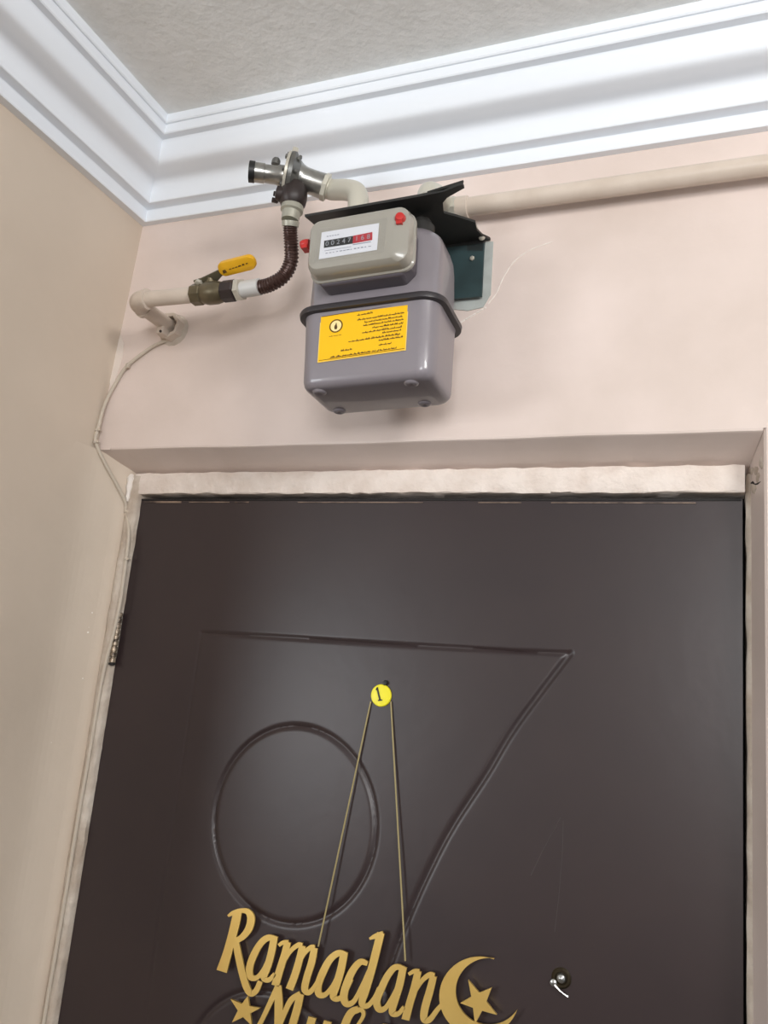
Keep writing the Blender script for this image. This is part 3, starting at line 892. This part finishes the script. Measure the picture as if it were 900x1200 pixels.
for idx in (3, 6, 7, 11, 13):
    p = cp[idx]
    tdir = (csp[idx * 6 + 1] - csp[idx * 6 - 1]).normalized()
    mb = MB().lathe(p - tdir * .002, tdir, [(0, .0034), (.0003, .0042), (.0037, .0042), (.004, .0034)], 10)
    s2 = V((1, -.2, 0)) if idx != 3 else V((0.5, -.3, -.8))
    q = p + s2.normalized() * .005
    mb.lathe(q + V((0, .003, 0)), (0, -1, 0), [(0, .0016), (.0045, .0016), (.0048, .0026), (.006, .0022), (.0063, .0005)], 8)
    mb.build('cable_clip', M['cable'], cab)

# ------------------------------------------------------------------ sticker disc on the door
YS = YD - 0.0004
sc = at(447, 815, YS)
stk = empty('round_sticker', sc, 'small round yellow disc numbered 1 on the dark door, holding gold cords', 'sticker')
MB().lathe(sc + V((0, .0006, 0)), (0, -1, 0), [(0, .0148), (.0018, .0150), (.0030, .0140), (.0036, .0100), (.0038, .0005)], 28).build('disc', M['sticker'], stk)
mb = MB()
for a, b, wd in (((442, 806), (445.5, 820.5), 1.1), ((440.8, 808.5), (442.8, 805.2), .8), ((443.2, 820.8), (448, 820.2), .8)):
    A, B = at(*a, YS - .0036), at(*b, YS - .0036)
    dv = (B - A).normalized()
    nv = V((-dv.z, 0, dv.x)) * (wd * .0011)
    mb.prism([A - nv, B - nv, B + nv, A + nv], (0, -.0005, 0))
mb.build('numeral', M['black'], stk)
MB().lathe(at(452, 800.5, YS), (0, -1, .1), [(-.001, .0028), (.002, .0028), (.003, .0035), (.004, .003), (.0043, .001)], 10).build('nail', M['black'], stk)

# ------------------------------------------------------------------ gold hanging sign
YG = 1.0500
sign = empty('hanging_sign', at(420, 1200, YG), 'gold cut-out lettering sign starting with Ramadan, with crescent and stars, on the door', 'sign')
A1 = lambda p: (240 + p[0] / 5, 1050 + p[1] / 5)
A2 = lambda p: (380 + p[0] / 3.75, 1080 + p[1] / 3.75)


def stroke(mb, pts, frame, sc_, k, shift=(0, 0)):
    """pts: (x, y, width) in a photo crop; a ribbon with round ends"""
    P = spline([(*frame((x, y)), w_ * .84 / sc_) for x, y, w_ in pts], 6)
    P = [V((p.x + shift[0], p.y + shift[1], p.z)) for p in P]
    Lr, Rr = [], []
    for i, p in enumerate(P):
        a, b = P[max(0, i - 1)], P[min(len(P) - 1, i + 1)]
        d = V((b.x - a.x, b.y - a.y))
        d.normalize()
        n = V((-d.y, d.x)) * (p.z / 2)
        Lr.append((p.x + n.x, p.y + n.y))
        Rr.append((p.x - n.x, p.y - n.y))
    y = YG - k * 0.00006
    fr = [at(*q, y) for q in Lr] + [at(*q, y) for q in Rr]
    n = len(P)
    vs = fr + [q + V((0, .0026, 0)) for q in fr]
    fs = []
    for i in range(n - 1):
        fs += [(i, i + 1, n + i + 1, n + i), (2 * n + i, 3 * n + i, 3 * n + i + 1, 2 * n + i + 1), (i, 2 * n + i, 2 * n + i + 1, i + 1), (n + i, n + i + 1, 3 * n + i + 1, 3 * n + i)]
    fs += [(0, n, 3 * n, 2 * n), (n - 1, 3 * n - 1, 4 * n - 1, 2 * n - 1)]
    mb.add(vs, fs)


def letter(strokes, frame, sc_, shift=(0, 0), name='letter'):
    mb = MB()
    for k, s in enumerate(strokes):
        stroke(mb, s, frame, sc_, k, shift)
    return mb.build(name, M['gold'], sign, smooth=40)


R_ = [[(192, 92, 58), (178, 160, 62), (158, 240, 60), (130, 340, 62), (98, 442, 74)],
      [(135, 118, 16), (165, 100, 30), (205, 86, 30), (250, 92, 40), (270, 130, 52), (258, 190, 52), (222, 238, 44), (172, 270, 36)],
      [(180, 270, 44), (198, 360, 48), (218, 450, 48), (242, 530, 48), (268, 572, 42), (300, 555, 40), (325, 500, 36)]]
a1 = [[(425, 252, 30), (370, 245, 44), (325, 280, 46), (285, 350, 50), (262, 420, 48), (268, 475, 44), (305, 478, 34), (345, 430, 30), (380, 350, 26)],
      [(405, 250, 50), (388, 340, 50), (365, 420, 50), (345, 478, 44), (375, 492, 34), (410, 455, 26)]]
m_ = [[(432, 290, 24), (460, 272, 28), (490, 268, 24)],
      [(485, 270, 46), (465, 350, 50), (440, 430, 52), (412, 525, 54)],
      [(455, 400, 26), (500, 325, 30), (545, 288, 34), (572, 288, 30)],
      [(572, 292, 46), (552, 380, 50), (525, 470, 52), (495, 548, 54)],
      [(540, 420, 26), (580, 340, 30), (620, 302, 34), (645, 300, 28)],
      [(642, 305, 46), (625, 390, 50), (600, 470, 50), (585, 545, 48), (612, 565, 38), (650, 520, 30), (690, 440, 26)]]
a2 = [[(835, 345, 28), (785, 335, 44), (735, 370, 48), (695, 440, 52), (665, 520, 50), (668, 575, 46), (705, 578, 36), (750, 525, 30), (790, 440, 26)],
      [(815, 342, 52), (795, 440, 54), (768, 530, 54), (752, 590, 46), (785, 602, 36), (825, 560, 28), (860, 490, 24)]]
d_ = [[(190, 185, 24), (158, 178, 34), (125, 215, 38), (98, 275, 40), (85, 330, 40), (98, 362, 34), (130, 350, 26), (165, 285, 22), (195, 215, 18)],
      [(248, 50, 40), (228, 130, 42), (205, 220, 42), (178, 310, 42), (165, 360, 34), (190, 370, 28), (220, 335, 22), (240, 290, 18)],
      [(198, 76, 12), (225, 64, 26), (258, 52, 24)]]
a3 = [[(360, 212, 22), (315, 200, 32), (280, 235, 36), (248, 300, 38), (230, 350, 38), (240, 385, 34), (268, 380, 26), (300, 330, 22), (328, 270, 18)],
      [(345, 208, 38), (330, 280, 40), (308, 350, 40), (298, 400, 34), (325, 405, 26), (350, 375, 20)]]
n_ = [[(370, 232, 18), (395, 218, 22), (418, 216, 18)],
      [(412, 218, 36), (396, 290, 40), (375, 360, 40), (356, 432, 42)],
      [(385, 330, 20), (425, 265, 24), (460, 235, 28), (485, 236, 22)],
      [(480, 240, 36), (462, 310, 40), (442, 380, 40), (438, 428, 36), (462, 432, 30), (495, 390, 26), (530, 350, 22)]]
M_ = [[(300, 790, 30), (340, 715, 32), (385, 620, 36), (425, 535, 40)], [(428, 525, 46), (432, 620, 56), (432, 720, 58), (428, 830, 56)],
      [(430, 780, 34), (465, 690, 36), (505, 610, 40), (560, 572, 40)], [(560, 575, 50), (538, 670, 54), (512, 760, 54), (492, 850, 50), (520, 875, 36), (560, 830, 28)]]
u_ = [[(630, 712, 56), (605, 800, 54), (590, 880, 48), (620, 905, 36), (665, 840, 28)], [(720, 735, 54), (695, 820, 54), (675, 905, 48), (705, 925, 36), (745, 870, 26)]]
b_ = [[(150, 385, 36), (118, 400, 40), (92, 450, 42), (70, 530, 42), (62, 600, 40), (90, 640, 32), (130, 600, 30), (140, 540, 28), (110, 510, 22)], [(120, 392, 26), (160, 388, 24), (172, 410, 20), (150, 450, 18), (110, 500, 18)]]
letter(R_, A1, 5)
letter(a1, A1, 5)
letter(m_, A1, 5)
letter(a2, A1, 5)
letter(d_, A2, 3.75)
letter(a3, A2, 3.75)
letter(n_, A2, 3.75)
letter(M_, A1, 5)
letter(u_, A1, 5)
letter(b_, A2, 3.75)
# the rest of the second word, below the frame
letter(a2, A1, 5, (52, 87))
letter(n_[:3], A2, 3.75, (-9, 73))
letter(a3, A2, 3.75, (56, 85))
letter([[(655, 535, 36), (625, 660, 40), (592, 795, 42)], [(712, 640, 30), (665, 672, 28), (622, 700, 24)], [(632, 690, 30), (660, 745, 36), (690, 800, 34)]], A2, 3.75)
# crescent
oc, orad, ic, irad = (681, 330), 176, (724, 307), 147
a0, a1_ = math.atan2(165 - 330, 745 - 681), math.atan2(385 - 330, 843 - 681)
outer = [A2((oc[0] + orad * math.cos(a), oc[1] + orad * math.sin(a))) for a in [a0 - (a0 + 2 * PI - a1_) * k / 40 for k in range(41)]]
b0, b1 = math.atan2(165 - ic[1], 745 - ic[0]), math.atan2(385 - ic[1], 843 - ic[0])
inner = [A2((ic[0] + irad * math.cos(a), ic[1] + irad * math.sin(a))) for a in [b0 - (b0 + 2 * PI - b1) * k / 40 for k in range(41)]]
mb = MB()
vs = [at(*q, YG - .0004) for q in outer] + [at(*q, YG - .0004) for q in inner]
vs += [q + V((0, .0030, 0)) for q in vs]
fs = []
for i in range(40):
    fs += [(i, i + 1, 41 + i + 1, 41 + i), (82 + i, 123 + i, 123 + i + 1, 82 + i + 1), (i, 82 + i, 82 + i + 1, i + 1), (41 + i, 41 + i + 1, 123 + i + 1, 123 + i)]
mb.add(vs, fs)
mb.build('crescent', M['gold'], sign, smooth=40)


def star(tips, frame, name='star'):
    c = (sum(p[0] for p in tips) / 5, sum(p[1] for p in tips) / 5)
    pts = []
    for k in range(5):
        a, b = tips[k], tips[(k + 1) % 5]
        mx_, my_ = (a[0] + b[0]) / 2, (a[1] + b[1]) / 2
        pts += [a, (c[0] + (mx_ - c[0]) * .50, c[1] + (my_ - c[1]) * .50)]
    return MB().prism([at(*frame(p), YG - .0008) for p in pts], (0, .0032, 0)).build(name, M['gold'], sign, smooth=0)


star([(632, 256), (736, 290), (758, 410), (662, 452), (597, 358)], A2)
star([(252, 585), (326, 656), (275, 760), (158, 742), (150, 604)], A1)
# cords
for a, b in (((434.5, 822), (373, 1109)), ((458, 822), (475, 1126))):
    pa, pb = at(*a, YS - .0012), at(*b, YG + .0012)
    pts = [pa.lerp(pb, k / 10) for k in range(11)]
    MB().tube(pts, .0012, 8).build('cord', M['string'], sign)
